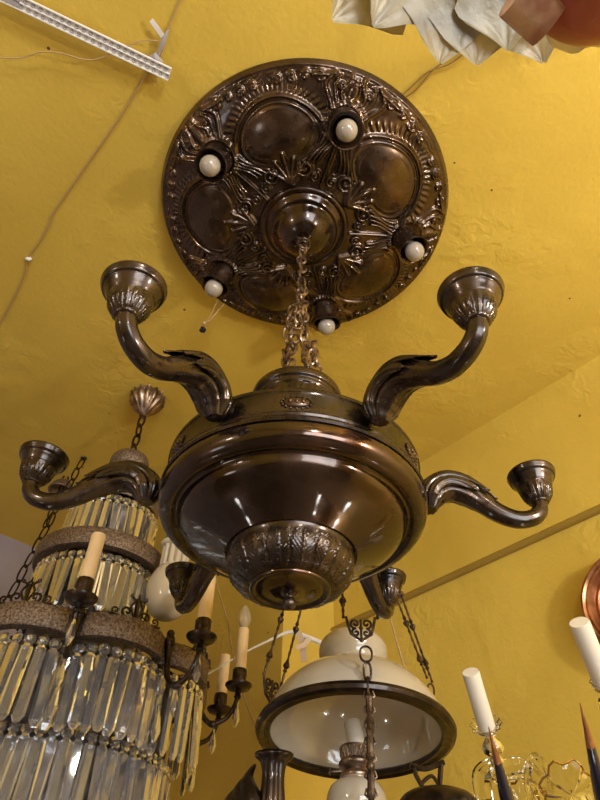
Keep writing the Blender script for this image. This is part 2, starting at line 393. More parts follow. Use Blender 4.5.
# chain, tangled
cc = MB()
cc.chain((0, 0, 2.783-B0), (0, 0, 2.60-B0), .026, .016, .0026, seed=2, jit=.003)
cc.link((.004, -.004, 2.79-B0), (0, 0, 1), (1, .3, 0), .036, .026, .0021)
cc.chain((.002, 0, 2.63-B0), (-.018, -.004, 2.365-B0), .026, .017, .0028, seed=5, jit=.004)
cc.chain((.000, 0, 2.62-B0), (.018, -.004, 2.365-B0), .026, .017, .0028, seed=8, jit=.004)
cc.chain((-.014, -.008, 2.56-B0), (-.024, .002, 2.40-B0), .024, .016, .0027, seed=11, jit=.003)
cc.chain((.022, -.006, 2.46-B0), (.030, -.012, 2.372-B0), .024, .016, .0027, seed=12, jit=.003)
for x in (-.018, .0, .019): cc.link((x, -.003, 2.357-B0), (0, 0, 1), (1, .5, 0), .028, .016, .0024)
cc.build('chain', M_chain, ch)
# arms
CL = [(.200, 2.106), (.2035, 2.122), (.214, 2.137), (.233, 2.145), (.255, 2.140), (.279, 2.122), (.302, 2.103), (.327, 2.093), (.350, 2.0965), (.3635, 2.108), (.368, 2.122)]
AR = [.0095, .0170, .0195, .0195, .018, .0148, .0128, .0118, .0112, .0108, .0105]
CL = [(r+0, z) for r, z in CL]
path = smooth_path([(r, 0, z-B0) for r, z in CL], 6); rads = lerps(AR, len(path))
def arm_mesh():
    m = MB(); m.tube(path, rads, 40, up=(-1, 0, .2), rf=lambda a, t: .06*abs(math.cos(a*4))+(.05 if t < .5 else 0)*math.cos(a*8)); 
    m.lathe([(.0105, 0), (.0125, .004), (.012, .012), (.0075, .016), (.0075, .034), (.011, .04)], 20, mat=Matrix.Translation((.176, 0, 2.134-B0)) @ Matrix.Rotation(PI/2, 4, 'Y'))
    return m
def leaf_mesh():
    m = MB(); N = len(path); NS, NP = 46, 61; vs = []
    fr = []
    for j, p in enumerate(path):
        t = (path[min(j+1, N-1)]-path[max(j-1, 0)]).normalized(); n = Vector((-t.z, 0, t.x)); fr.append((p, n, t))
    def at(s):
        x = s*(N-1); i = min(int(x), N-2); f = x-i
        p = fr[i][0].lerp(fr[i+1][0], f); n = fr[i][1].lerp(fr[i+1][1], f).normalized(); t = fr[i][2]; return p, n, t, rads[i]*(1-f)+rads[i+1]*f
    for layer in (0, 1):
        o = len(vs)
        for a in range(NS):
            for b in range(NP):
                q = (b/(NP-1)-.5)*2; phi = q*R(118)
                end = .40+.12*abs(math.cos(q*PI*2.5))**.7+.035*math.exp(-(q/.25)**2)-.07*abs(q)**2
                s = .015+(end-.015)*a/(NS-1); p, n, t, r = at(s)
                lift = max(0, (a/(NS-1)-.78)/.22)
                tip = abs(math.cos(q*PI*2.5))*(.45+.8*math.exp(-(q/.3)**2))
                off = (.0016+.0040*abs(math.cos(q*PI*2.5))**.8+.0016*abs(math.cos(q*PI*7.5))+.0015*lift**2*tip)*min(1, s/.10)
                if layer: off = min(off-.0014, off*.55+.0004) if lift <= 0 else off-.0014
                sd = Vector((0, 1, 0))
                rr = r+off; vs.append(p+n*(rr*math.cos(phi))+sd*(rr*math.sin(phi)))
    fs = []
    T = NS*NP
    for a in range(NS-1):
        for b in range(NP-1):
            i = a*NP+b; fs.append((i, i+1, i+NP+1, i+NP)); fs.append((T+i, T+i+NP, T+i+NP+1, T+i+1))
    for a in range(NS-1):
        for b in (0, NP-1):
            i = a*NP+b; fs.append((i, i+NP, T+i+NP, T+i))
    for b in range(NP-1):
        for a in (0, NS-1):
            i = a*NP+b; fs.append((i, i+1, T+i+1, T+i))
    return m.add(vs, fs)
def cup_mesh():
    m = MB(); z0 = 2.119-B0
    pr = [(.0085, .000), (.0125, .001), (.0140, .004), (.0165, .008), (.0200, .015), (.0226, .022), (.0242, .029), (.0248, .033), (.0256, .0345), (.0262, .036), (.0280, .041), (.0302, .046), (.0312, .0485), (.0330, .0495), (.0342, .0515), (.0352, .055), (.0362, .0585), (.0358, .061), (.034, .0605), (.029, .048), (.0235, .034)]
    q = sprof(pr, 3)
    m.lathe([(r, z*.87+z0) for r, z in q], 120, mat=Matrix.Translation((.368, 0, 0)), rf=lambda a, j, r: .0013*leaf(a, (j-.08)/.25, 15)-.0008*abs(math.sin(a*23+j*70)) if .08 < j < .33 else 0)
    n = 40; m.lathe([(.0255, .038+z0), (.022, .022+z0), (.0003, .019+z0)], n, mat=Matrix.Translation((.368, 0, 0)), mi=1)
    return m
am0 = arm_mesh().build('arm', M_bronze, ch); lf0 = leaf_mesh().build('acanthus_leaf', M_bronze, am0, sharp=60); cu0 = cup_mesh().build('cup', [M_bronze, M_inner], am0)
for k, a in enumerate([-119.4, -59.4, .2, 60.6, 122.2, 179]):
    if k == 0: am = am0
    else:
        am = am0.copy(); COL.objects.link(am); am.parent = ch
        for s_ in (lf0, cu0):
            c = s_.copy(); COL.objects.link(c); c.parent = am
    am.rotation_euler = (0, 0, R(a)); tl = [.07, .035, -.02, .02, .02, -.085][k]; am.location = Matrix.Rotation(R(a), 3, 'Z') @ (Vector((.2, 0, 2.12-B0))-Matrix.Rotation(tl, 3, 'Y') @ Vector((.2, 0, 2.12-B0)))+Vector((0, 0, .003*(tl > 0)))
    am.rotation_euler = (Matrix.Rotation(R(a), 3, 'Z') @ Matrix.Rotation(tl, 3, 'Y')).to_euler(); am.scale = ([.985, 1.005, .95, .95, .985, 1.025][k], 1, 1)

# ------------------------------------------------------------------ crystal chandelier
KX, KY = -.463, 1.340
K0 = 1.75
kc = thing('crystal_chandelier', 'tall tiered crystal prism chandelier with cream candles and rough brass bands, left side', 'chandelier', (KX, KY, K0))
def kz(p): return [(r, z-K0) for r, z in p]
def flute(n, a): return lambda t, j, r: a*r*abs(math.cos(n*t/2))-a*r*.5
m = MB(); m.lathe(kz(sprof([(.050, CEIL-.001), (.048, 2.925), (.050, 2.915), (.045, 2.900), (.030, 2.880), (.014, 2.862), (.010, 2.858), (.011, 2.850), (.0003, 2.846)], 4)), 96, rf=lambda t, j, r: .10*r*math.cos(14*t)*max(0, 1-j*1.1))
m.build('ceiling_rose', M_chain, kc)
m = MB(); m.chain((0, 0, 2.852-K0), (0, 0, 2.700-K0), .045, .020, .0033, seed=3); m.build('chain', M_dark, kc)
m = MB(); m.lathe(kz(sprof([(.0003, 2.703), (.02, 2.702), (.040, 2.694), (.051, 2.680), (.053, 2.660), (.048, 2.645), (.046, 2.63), (.06, 2.59), (.085, 2.555), (.100, 2.54), (.106, 2.53), (.106, 2.505), (.102, 2.503), (.102, 2.53)], 3)), 64)
m.build('crown', M_rough, kc)
m = MB(); m.lathe(kz([(.128, 2.330), (.150, 2.330), (.153, 2.335), (.153, 2.368), (.150, 2.372), (.128, 2.372), (.128, 2.330)]), 96)
m.build('middle_band', M_rough, kc)
NL = 9; A0 = R(-74)
def lobe(a, r): 
    p = ((a-A0)*NL/(2*PI)) % 1; return r+.055*(abs(math.sin(p*PI))**.42)-.036
m = MB(); n = 420
for (zb, zt, rr) in [(2.076, 2.119, .275)]:
    vs = []; prof = [(-.02, zb), (0, zb), (.003, zb+.004), (.003, zt-.004), (0, zt), (-.02, zt)]
    for dr, z in prof:
        for i in range(n):
            a = 2*PI*i/n; r = lobe(a, rr)+dr; vs.append((r*math.cos(a), r*math.sin(a), z-K0))
    fs = [(j*n+i, j*n+(i+1) % n, ((j+1) % 6)*n+(i+1) % n, ((j+1) % 6)*n+i) for j in range(6) for i in range(n)]
    m.add(vs, fs)
m.build('scalloped_band', M_rough, kc)
# inner frame: stem and hoops
m = MB(); m.tube([(0, 0, 2.65-K0), (0, 0, 1.75-K0)], .008, 10)
for r, z in [(.10, 2.49), (.125, 2.32), (.258, 2.068), (.222, 1.938), (.195, 1.815)]:
    m.tube([(r*math.cos(2*PI*i/64), r*math.sin(2*PI*i/64), z-K0) for i in range(64)], .0035, 6, closed=True)
    for i in range(4):
        a = PI/2*i+.3; m.tube([(0, 0, z-K0), (r*math.cos(a), r*math.sin(a), z-K0)], .003, 6)
m.build('inner_frame', M_dark, kc)
m = MB(); m.lathe(kz([(.08, 2.50), (.085, 2.35), (.11, 2.32), (.115, 2.14), (.225, 2.07), (.22, 1.95), (.198, 1.93), (.19, 1.80), (.0003, 1.752)]), 32); m.build('added_shade_core', M_core, kc)  # solid core added as a dark backing, standing for shade inside the tiers
# candle arms with cups, sleeves and drops
def scroll_crest():
    m = MB()
    def sp(cx, cz, r, t, a0, sg, rad): m.tube([(x, 0, z) for x, z in spiral(cx, cz, r, t, R(a0), sg, 20)], lerps([rad, rad*.8, rad*.6], 21), 6)
    for s in (-1, 1):
        sp(s*.018, .012, .011, 1.2, -90, s, .0028); sp(s*.040, .008, .008, 1.2, -90, s, .0024)
        m.tube(smooth_path([(0, 0, 0), (s*.012, 0, .022), (s*.006, 0, .036), (s*.016, 0, .044)], 4), .0024, 6)
    m.tube([(0, 0, 0), (0, 0, .03), (0, 0, .052)], [.004, .005, .001], 6)
    m.ball((0, 0, .038), .006, 10); m.ball((.015, 0, .044), .004, 8); m.ball((-.015, 0, .044), .004, 8)
    m.tube([(-.052, 0, .0), (.052, 0, .0)], .0025, 6)
    return m
sc0 = None; ca0 = None
def rot(o, a, r, z): o.location = (r*math.cos(a), r*math.sin(a), z-K0); o.rotation_euler = (0, 0, a)
arm_sets = []
for k in range(NL):
    a = A0+2*PI*k/NL
    if k == 0:
        am = MB(); am.tube(smooth_path([(0, 0, .0), (.004, 0, -.03), (.010, 0, -.062), (.032, 0, -.082), (.062, 0, -.070), (.078, 0, -.042), (.082, 0, -.018)], 6), lerps([.008, .006, .0055, .0055, .005, .0045, .005], 37), 10)
        am.ball((.001, 0, .006), .011, 12, (1, 1, 1.4)); am.ball((.0, 0, .022), .008, 12)
        am.ball((.036, 0, -.083), .009, 10, (1.3, .8, .8)); am.lathe([(.006, -.03), (.0085, -.026), (.006, -.022), (.007, -.012)], 16, mat=Matrix.Translation((.082, 0, 0)))
        A_ = am.build('candle_arm', M_dark, kc)
        dr = MB().lathe([(.006, -.014), (.024, -.010), (.029, -.004), (.029, -.001), (.014, .0), (.012, .004)], 32, mat=Matrix.Translation((.082, 0, 0)))
        dr.lathe([(.011, .0), (.015, .004), (.0145, .010), (.0155, .013), (.0155, .028), (.014, .031), (.0003, .032)], 24, mat=Matrix.Translation((.082, 0, 0)), rf=lambda t, j, r: .0007*math.cos(9*t+j*11))
        D_ = dr.build('drip_pan', M_dark, A_)
        sl = MB().lathe([(.0130, .028), (.0130, .118), (.012, .122), (.0003, .124)], 24, mat=Matrix.Translation((.082, 0, 0)))
        S_ = sl.build('candle_sleeve', M_wax, A_)
        bl = MB().lathe(sprof([(.006, .120), (.009, .128), (.0135, .140), (.0145, .150), (.011, .164), (.005, .176), (.0003, .180)], 4), 20, mat=Matrix.Translation((.082, 0, 0)))
        B_ = bl.build('bulb', M_bulbg, A_)
        tr_ = (A_, D_, S_, B_); B_.parent = None
        # crystals strung below the arm root
        cr = scroll_crest().build('scroll_crest', M_dark, kc); rot(cr, A0+PI/NL, .288, 2.117); cr.rotation_euler = (0, 0, A0+PI/NL+PI/2)
    else:
        A_ = tr_[0].copy(); COL.objects.link(A_); A_.parent = kc
        for t_ in tr_[1:(4 if k == 2 else 3)]:
            c = t_.copy(); COL.objects.link(c); c.parent = A_
        c = cr.copy(); COL.objects.link(c); c.parent = kc; a2 = a+PI/NL; rot(c, a2, .288, 2.117); c.rotation_euler = (0, 0, a2+PI/2)
    if k == 3: a -= R(14)
    rot(A_, a, .270, 2.108)
bpy.data.objects.remove(tr_[3])
# prisms
def prism_mesh(L, w=.0108, t=.0052):
    m = MB()
    cs = [(-w, 0), (-w*.55, -t), (w*.55, -t), (w, 0), (w*.3, t*.75), (-w*.3, t*.75)]; n = len(cs)
    vs = []
    for z, s in [(0, .55), (-.006, 1), (-(L-.010), 1), (-L, .5)]:
        vs += [(x*s, y*s, z) for x, y in cs]
    fs = [(j*n+i, j*n+(i+1) % n, (j+1)*n+(i+1) % n, (j+1)*n+i) for j in range(3) for i in range(n)]
    fs += [tuple(range(n))[::-1], tuple(3*n+i for i in range(n))]
    return m.add(vs, fs)
def bead_mesh(w=.0100, h=.0092, t=.0045):
    m = MB(); vs = []
    o = [(-1, -.5), (-.5, -1), (.5, -1), (1, -.5), (1, .5), (.5, 1), (-.5, 1), (-1, .5)]
    for y, s in [(-t, .5), (0, 1), (t, .5)]: vs += [(x*w*s, y, z*h*s) for x, z in o]
    n = 8; fs = [(j*n+i, j*n+(i+1) % n, (j+1)*n+(i+1) % n, (j+1)*n+i) for j in range(2) for i in range(n)]
    fs += [tuple(range(n))[::-1], tuple(2*n+i for i in range(n))]
    return m.add(vs, fs)
tiers = [(.1065, 2.490, .112, 32, 0), (.136, 2.318, .118, 41, 0), (.238, 2.062, .125, 84, 1), (.232, 1.938, .118, 68, 0), (.205, 1.815, .12, 60, 0)]
strands = []
for (r, z, L, n, lb) in tiers:
    for i in range(n):
        a = 2*PI*(i+.5)/n; rr = lobe(a, .269) if lb else r
        strands.append((rr, a, z, L))
def campos(s):
    r, a, z, L = s; P = Vector((KX+r*math.cos(a), KY+r*math.sin(a), z-L/2)); d = P-CP; dd = d.dot(Fv)
    x = 300+FPX*d.dot(Rv)/dd; y = 400-FPX*d.dot(Uv)/dd
    facing = (math.cos(a)*d.x+math.sin(a)*d.y) < .10*d.length
    return (not (-15 < x < 600 and y < 850), not facing, dd)
strands.sort(key=campos)
pm = {}; bead = bead_mesh().build('crystal_square', M_glass, None, smooth=False); first = True; bead_me = bead.data; bpy.data.objects.remove(bead)
for L in (.112, .118, .125, .12): 
    o = prism_mesh(L).build('tmp', M_glass, None, smooth=False); pm[L] = o.data; o.data.name = 'prism'; bpy.data.objects.remove(o)
rest = MB(); rng = random.Random(9)
for i, (r, a, z, L) in enumerate(strands):
    tilt = rng.uniform(-.05, .05)
    if i < 100:
        o = bpy.data.objects.new('prism', pm[L]); COL.objects.link(o); o.parent = kc
        o.location = (r*math.cos(a), r*math.sin(a), z-.016-K0); o.rotation_euler = (rng.uniform(-.06, .06), tilt, a+PI/2+rng.uniform(-.25, .25))
        b = bpy.data.objects.new('crystal_square', bead_me); COL.objects.link(b); b.parent = o; b.location = (0, 0, .0085)
    else:
        if campos((r, a, z, L))[1] and r > .15 and i % 2: continue
        q = prism_mesh(L); Mx = Matrix.Translation((r*math.cos(a), r*math.sin(a), z-.016-K0)) @ Matrix.Rotation(a+PI/2+rng.uniform(-.2, .2), 4, 'Z') @ Matrix.Rotation(tilt, 4, 'Y')
        rest.add([Mx @ Vector(v) for v in q.v], q.f)
        q = bead_mesh(); Mx = Mx @ Matrix.Translation((0, 0, .0085)); rest.add([Mx @ Vector(v) for v in q.v], q.f)
ro = rest.build('far_prisms', M_glass, kc, smooth=False); ro['kind'] = 'stuff'
# pear drops hanging from the arm roots
def drop(L=.06, w=.009):
    return MB().lathe([(.0003, 0), (w*.35, -.004), (w*.25, -.010), (w*.6, -L*.35), (w, -L*.72), (w*.5, -L*.93), (.0003, -L)], 6)
dm_ = None
for k in range(NL):
    a = A0+2*PI*k/NL
    for (r, z, s) in [(.268, 2.070, 1), (.272, 2.000, 1.1), (.310, 2.018, .8), (.352, 2.075, .9)]:
        if dm_ is None: dm_ = drop().build('pear_drop', M_glass, kc, smooth=False); o = dm_
        else: o = dm_.copy(); COL.objects.link(o); o.parent = kc
        o.location = (r*math.cos(a), r*math.sin(a), z-K0); o.scale = (s, s, s)

# ------------------------------------------------------------------ hanging oil lamp with opal shade
LX, LY = .1195, 1.20
lampO = onY(355, 735, LY)
ol = thing('hanging_oil_lamp', 'oil lamp with wide opal glass shade in dark ring, hanging behind the bowl chandelier', 'hanging lamp', lampO)
T = Matrix.Rotation(R(-7.5), 4, 'X') @ Matrix.Rotation(R(1.5), 4, 'Y') @ Matrix.Scale(.955, 4)
m = MB().lathe([(.1845, -.006), (.187, .0), (.184, .007), (.176, .010), (.168, .008), (.160, .002), (.158, -.003), (.161, -.007), (.170, -.005), (.177, -.009), (.1845, -.006)], 120, mat=T)
m.build('shade_ring', M_dark, ol)
out = sprof([(.172, .006), (.168, .024), (.156, .052), (.132, .082), (.104, .105), (.076, .120), (.062, .126), (.0600, .132), (.0630, .140), (.0690, .152), (.0705, .164), (.069, .175), (.062, .186), (.055, .188)], 4)
inn = [(r-.0035, z-.002) for r, z in out][::-1]
m = MB().lathe(out+inn+[out[0]], 96, mat=T); m.build('shade', M_opal, ol)
ft = MB().lathe(sprof([(.0003, -.155), (.02, -.153), (.045, -.135), (.052, -.112), (.046, -.092), (.030, -.080), (.024, -.076), (.0003, -.075)], 4), 48, mat=T); ft.build('oil_font', M_porc, ol)
bn = MB().lathe(sprof([(.026, -.080), (.029, -.074), (.027, -.068), (.022, -.064), (.029, -.058), (.031, -.052), (.029, -.048), (.024, -.046), (.0003, -.045)], 3), 40, mat=T)
bn.tube([T @ Vector(p) for p in [(-.028, -.012, -.068), (-.045, -.016, -.072)]], .0022, 8); bn.ball(T @ Vector((-.047, -.016, -.072)), .006, 12, (.4, 1, 1))
bo = bn.build('burner', M_chain, ol)
gl = MB()
for k in range(20):
    a = 2*PI*k/20; p = [(.025*math.cos(a), .025*math.sin(a), -.048), (.0275*math.cos(a+.12), .0275*math.sin(a+.12), -.036), (.027*math.cos(a), .027*math.sin(a), -.026)]
    gl.tube([T @ Vector(q) for q in p], .0016, 5); p = [(x, y, z) for x, y, z in p]; a -= .3
    gl.tube([T @ Vector(q) for q in [(.025*math.cos(a+.3), .025*math.sin(a+.3), -.048), (.0275*math.cos(a+.16), .0275*math.sin(a+.16), -.036), (.027*math.cos(a+.3), .027*math.sin(a+.3), -.026)]], .0014, 5)
for z, r in ((-.048, .0255), (-.026, .0275)): gl.tube([T @ Vector((r*math.cos(2*PI*i/32), r*math.sin(2*PI*i/32), z)) for i in range(32)], .0022, 6, closed=True)
gl.build('gallery', M_chain, ol)
cm = MB().lathe([(.0165, -.045), (.0165, .022), (.0155, .024), (.0150, .0225), (.0150, -.045)], 32, mat=T @ Matrix.Rotation(R(-12), 4, 'Y')); cm.build('chimney', M_porc, ol)
# suspension: straps from ring with ornate links rising to a crown behind the bowl
def cast_rod(m, a, b, r=.0030):
    a = Vector(a); b = Vector(b); n = max(8, int((b-a).length/.004)); rr = []
    pts = [a.lerp(b, i/n) for i in range(n+1)]
    for i in range(n+1):
        t = (i*.004) % .075; rr.append(r*(2.2 if abs(t-.0375) < .004 else 1.5 if abs(t-.0375) < .012 and int(i) % 2 else .62+.35*math.cos(i*.8)**2))
    m.tube(pts, rr, 8)
crown = onY(341, 438, LY)-lampO
m = MB()
m.lathe([(.0003, .03), (.006, .026), (.012, .014), (.022, .008), (.026, 0), (.022, -.006), (.008, -.012), (.0003, -.014)], 24, mat=Matrix.Translation(crown)); hk_ = onZ(318, 408, CEIL)-lampO; m.chain(crown+Vector((0, 0, .02)), hk_-Vector((0, 0, .018)), .035, .016, .0026)
m.lathe([(.03, -.0005), (.028, -.010), (.01, -.022), (.0003, -.024)], 24, mat=Matrix.Translation(hk_))
m.build('suspension_crown', M_dark, ol)
def scr(m, c, s, ex, ez, r=.0022):
    c = Vector(c); ex = Vector(ex); ez = Vector(ez)
    for sg in (-1, 1):
        m.tube([c+ex*(x*s)+ez*(z*s) for x, z in spiral(sg*.45, .35, .42, 1.3, R(-90), sg, 18)], r, 6)
        m.tube([c+ex*(x*s)+ez*(z*s) for x, z in spiral(sg*.40, -.38, .36, 1.2, R(90), -sg, 18)], r, 6)
        m.tube([c+ex*(x*s)+ez*(z*s) for x, z in [(0, -1), (sg*.8, -.5), (sg*1.0, .2), (sg*1.15, .9)]], r*1.1, 6)
    m.ball(c, .18*s, 10); m.ball(c-ez*s, .16*s, 8); m.tube([c-ez*s, c+ez*.7*s], r, 6)
for (px, py, Y, k) in [(361, 628, 1.03, 0), (272, 690, 1.235, 1), (431, 690, 1.26, 2)]:
    c = onY(px, py, Y)-lampO; m = MB()
    side = Vector((1, 0, 0)) if k == 0 else Vector((.55, .8, 0)); side.normalize()
    if k < 2: scr(m, c, .022 if k == 0 else .026, side, (0, 0, 1))
    sp = .030 if k < 2 else .012
    for sg in (-1, 1):
        top = crown+Vector((sg*.012, 0, 0))+(c-crown).normalized()*.02
        cast_rod(m, c+side*(sg*sp)+Vector((0, 0, .018)), top)
    if k == 0:
        lk = onY(366, 654, 1.03)-lampO; m.link(lk, (0, 0, 1), (1, 0, 0), .026, .020, .002)
        p1 = onY(367, 664, 1.03)-lampO; p2 = onY(369, 694, 1.03)-lampO; m.chain(p1, p2, .026, .012, .0022)
        p3 = onY(372, 830, 1.03)-lampO
        n = 40; pts = [p2.lerp(p3, i/n) for i in range(n+1)]; m.tube(pts, [.0042+.0022*abs(math.sin(i*.9))+.001*math.sin(i*2.3) for i in range(n+1)], 8)
        for i in range(2, n, 5):
            for sg in (-1, 1): m.tube([pts[i], pts[i]+Vector((sg*.009, 0, .006)), pts[i]+Vector((sg*.006, 0, .014))], .0018, 5)
        for i in (0,): m.tube([p3, Vector((0, -.05, p3.z))], .004, 6); m.tube([Vector((0, -.05, p3.z)), T @ Vector((0, -.02, -.15))], .004, 6)
    if k == 1:
        m.tube([c-Vector((0, 0, .024)), T @ Vector((-.180, 0, .0))], .004, 6)
    if k == 2:
        q = onY(430, 700, 1.26)-lampO; m.link(c-Vector((0, 0, .0)), (0, 0, 1), (1, 0, 0), .024, .012, .002); m.tube([c-Vector((0, 0, .012)), T @ Vector((.12, .13, .0))], .003, 6)
    m.build('suspension_strap', M_strap, ol)
# scroll bracket under the right side of ring
m = MB(); 
bx = [onY(*p, 1.10)-lampO for p in [(414, 764), (416, 775), (424, 790), (430, 806)]]; m.tube(smooth_path(bx, 5), .0038, 8)
bx = [onY(*p, 1.10)-lampO for p in [(441, 764), (440, 780), (438, 806)]]; m.tube(smooth_path(bx, 5), .0042, 8)
bx = [onY(*p, 1.10)-lampO for p in [(410, 765), (425, 769), (444, 762)]]; m.tube(smooth_path(bx, 5), .004, 8)
bx = [onY(*p, 1.10)-lampO for p in [(421, 784), (432, 776), (441, 790)]]; m.tube(smooth_path(bx, 5), .003, 8)
m.build('scroll_bracket', M_dark, ol)

# ------------------------------------------------------------------ white porcelain lamp with green rim
c = onY(169, 592, 1.28)
pl = thing('porcelain_lamp', 'white porcelain lamp body with fluted neck and green rim, behind the far left cup', 'lamp', c)
m = MB().lathe(sprof([(.0003, -.062), (.02, -.060), (.040, -.042), (.050, -.010), (.049, .020), (.040, .044), (.031, .054), (.030, .060)], 5), 48); m.build('body', M_porc, pl)
m = MB().lathe([(.024, .056), (.024, .110), (.0003, .111)], 24)
for k in range(11):
    a = 2*PI*k/11; m.tube([(.0265*math.cos(a), .0265*math.sin(a), .056), (.0265*math.cos(a), .0265*math.sin(a), .110)], .0062, 10)
m.build('fluted_neck', M_porc, pl)
m = MB().lathe(sprof([(.025, .108), (.036, .110), (.039, .117), (.034, .124), (.030, .126)], 4), 40); m.build('collar', M_porc, pl)
m = MB().lathe([(.030, .125), (.033, .129), (.031, .136), (.024, .141), (.0003, .142)], 40); m.build('green_rim', M_green, pl)
hz = CEIL-c.z
hq = onZ(222, 425, CEIL)-c; m = MB().chain((0, 0, .142), hq-Vector((0, 0, .02)), .05, .02, .003); m.lathe([(.03, -.0005), (.028, -.01), (.008, -.022), (.0003, -.023)], 20, mat=Matrix.Translation(hq)); m.build('chain', M_dark, pl)

# ------------------------------------------------------------------ lamp chain and little cap behind the crystal chandelier
a = onZ(84, 457, CEIL); b = onY(-8, 630, a.y-.1)
m = MB(); m.ball(a+Vector((0, 0, -.006)), .011, 12, (1, 1, .55)); m.chain(a+Vector((0, 0, -.008)), b, .055, .022, .0026)
tag(m.build('lamp_chain', M_dark), 'thin dark lamp chain slanting down from the ceiling at the left edge', 'chain')
c = onY(62, 488, 1.75); t = thing('bell_pendant', 'small brown bell-shaped metal cap hanging behind the leftmost arm', 'hanging cap', c)
MB().lathe(sprof([(.0003, .03), (.018, .027), (.034, .012), (.042, -.006), (.044, -.014), (.038, -.014), (.03, 0), (.0003, .02)], 4), 32).build('cap', M_rough, t)
MB().chain((0, 0, .03), (0, 0, CEIL-c.z), .04, .018, .0026).build('chain', M_dark, t)
MB().chain((0, 0, .02), (-.01, 0, -.16), .04, .018, .0026).build('lower_chain', M_dark, t)

# ------------------------------------------------------------------ wires on the ceiling
zc = CEIL-.003
def wire(name, pix, r, label, m_, cat='wire', Z=None):
    pts = [onZ(x, y, (Z or zc)-(dz if False else 0)) for x, y in pix]
    return tag(MB().tube(smooth_path(pts, 6), r, 6).build(name, m_), label, cat)
wire('ceiling_wire', [(186, -12), (178, 5), (168, 30), (165, 42), (158, 60), (142, 82), (118, 120), (90, 160), (54, 212), (50, 222), (42, 238), (29, 257), (24, 276), (10, 305), (-10, 340)], .0016, 'long pale wire running down the left of the ceiling past a white clip', M_wire)
cl = MB(); q = onZ(29, 258, CEIL); cl.ball(q+Vector((0, 0, -.004)), .006, 12, (1.5, .8, .8)); cl.tube([q+Vector((-.004, 0, -.006)), q+Vector((.004, 0, -.010))], .0015, 6)
tag(cl.build('cable_clip', M_white), 'small white cable clip holding the pale wire on the left of the ceiling', 'cable clip')
wire('thin_wire', [(-10, 57), (20, 58), (40, 52), (60, 53), (90, 60), (115, 52), (140, 41), (158, 41)], .0012, 'thin brown wire sagging across the perforated white strip', M_wire, Z=2.915)
w = MB()
for ph in (0, PI):
    P = [onZ(*p, zc-.002) for p in [(398, 100), (412, 90), (430, 72), (448, 62), (470, 46), (490, 32)]]
    P = smooth_path(P, 8); n = len(P)
    Q = []
    for i, p in enumerate(P):
        s = math.sin(ph+i/n*2.3*PI)*.0055; Q.append(p+Vector((s*.6, s*.8, 0)))
    w.tube(Q, .0014, 6)
tag(w.build('twisted_wire', M_wire), 'pair of loosely twisted brown wires leaving the plate edge at upper right', 'wire').data.materials[0] = mat('brown wire', (.22, .12, .035), .5)
# tape knot on the wire
k = thing('taped_joint', 'white taped wire joint beside the end of the perforated white strip', 'wire joint', onZ(163, 45, zc-.008))
def strip(pts, w, t, nrm=(0, 0, 1)):
    m = MB(); P = [Vector(p) for p in pts]; vs = []; n = Vector(nrm)
    for i, p in enumerate(P):
        d = (P[min(i+1, len(P)-1)]-P[max(i-1, 0)]).normalized(); s = d.cross(n).normalized()
        vs += [p+s*w/2+n*t/2, p-s*w/2+n*t/2, p-s*w/2-n*t/2, p+s*w/2-n*t/2]
    fs = []
    for i in range(len(P)-1):
        for j in range(4): fs.append((4*i+j, 4*i+(j+1) % 4, 4*i+4+(j+1) % 4, 4*i+4+j))
    fs += [(3, 2, 1, 0), tuple(4*(len(P)-1)+j for j in range(4))]
    return m.add(vs, fs)
ko = k.location
strip([onZ(151, 20, zc-.01)-ko, onZ(157, 28, zc-.012)-ko, onZ(163, 37, zc-.008)-ko], .009, .0012).build('tape_tail', M_white, k)
MB().tube([onZ(168, 30, zc-.006)-ko, onZ(163, 42, zc-.010)-ko, onZ(158, 55, zc-.006)-ko], [.002, .005, .003], 8).build('tape_wrap', M_grayp, k)
MB().tube([onZ(148, 59, zc-.006)-ko, onZ(155, 56, zc-.012)-ko, onZ(162, 62, zc-.006)-ko], [.003, .007, .003], 8).build('grey_sleeve', M_grayp, k)
# perforated strip
A = onZ(-14, -14, 2.915); B = onZ(170, 74, 2.915); d = (B-A); L = d.length; d.normalize(); s = Vector((-d.y, d.x, 0))
Q = Matrix((d, s, Vector((0, 0, 1)))).transposed()
t = thing('perforated_strip', 'white perforated plastic strip hanging across the upper left of the ceiling', 'plastic strip', A)
m = MB(); W = .023
m.box(Q @ Vector((L/2, 0, 0)), (L, W, .003), Q); m.box(Q @ Vector((L/2, W/2, -.002)), (L, .002, .006), Q); m.box(Q @ Vector((L/2, -W/2, -.002)), (L, .002, .006), Q); m.box(Q @ Vector((L/2, 0, -.002)), (L, .0015, .005), Q)
m.box(Q @ Vector((.03, 0, -.003)), (.06, .016, .003), Q, mi=1)
m.build('strip', [M_white, M_grayp], t, smooth=False)
m = MB(); n = int(L/.013)
for i in range(n):
    for sy in (-1, 1):
        m.lathe([(.0040, -.0016), (.0040, -.0030), (.0028, -.0035), (.0003, -.0018)], 10, mat=Matrix.Translation(Q @ Vector(((i+.5+.25*sy)*L/n, sy*W/4, 0))))
o = m.build('perforations', M_grayp, t, smooth=False)
sw = MB()
for (x0, y0, x1, y1) in [(60, 25, 60, 5)]:
    sw.tube([onZ(20, 5, 2.915), onZ(20, 5, CEIL)], .0012, 6); sw.tube([onZ(150, 64, 2.915), onZ(150, 64, CEIL)], .0012, 6)
for vi in range(len(sw.v)): sw.v[vi] = tuple(Vector(sw.v[vi])-A)
sw.build('pin', M_grayp, t)
# small things on the ceiling
c = onZ(147, 387, CEIL); tag(MB().lathe([(.008, -.0005), (.009, -.004), (.004, -.008), (.0003, -.009)], 16).build('ceiling_screw', M_chain, None, c), 'small metal screw head in the ceiling above the fluted brass ceiling rose', 'screw')
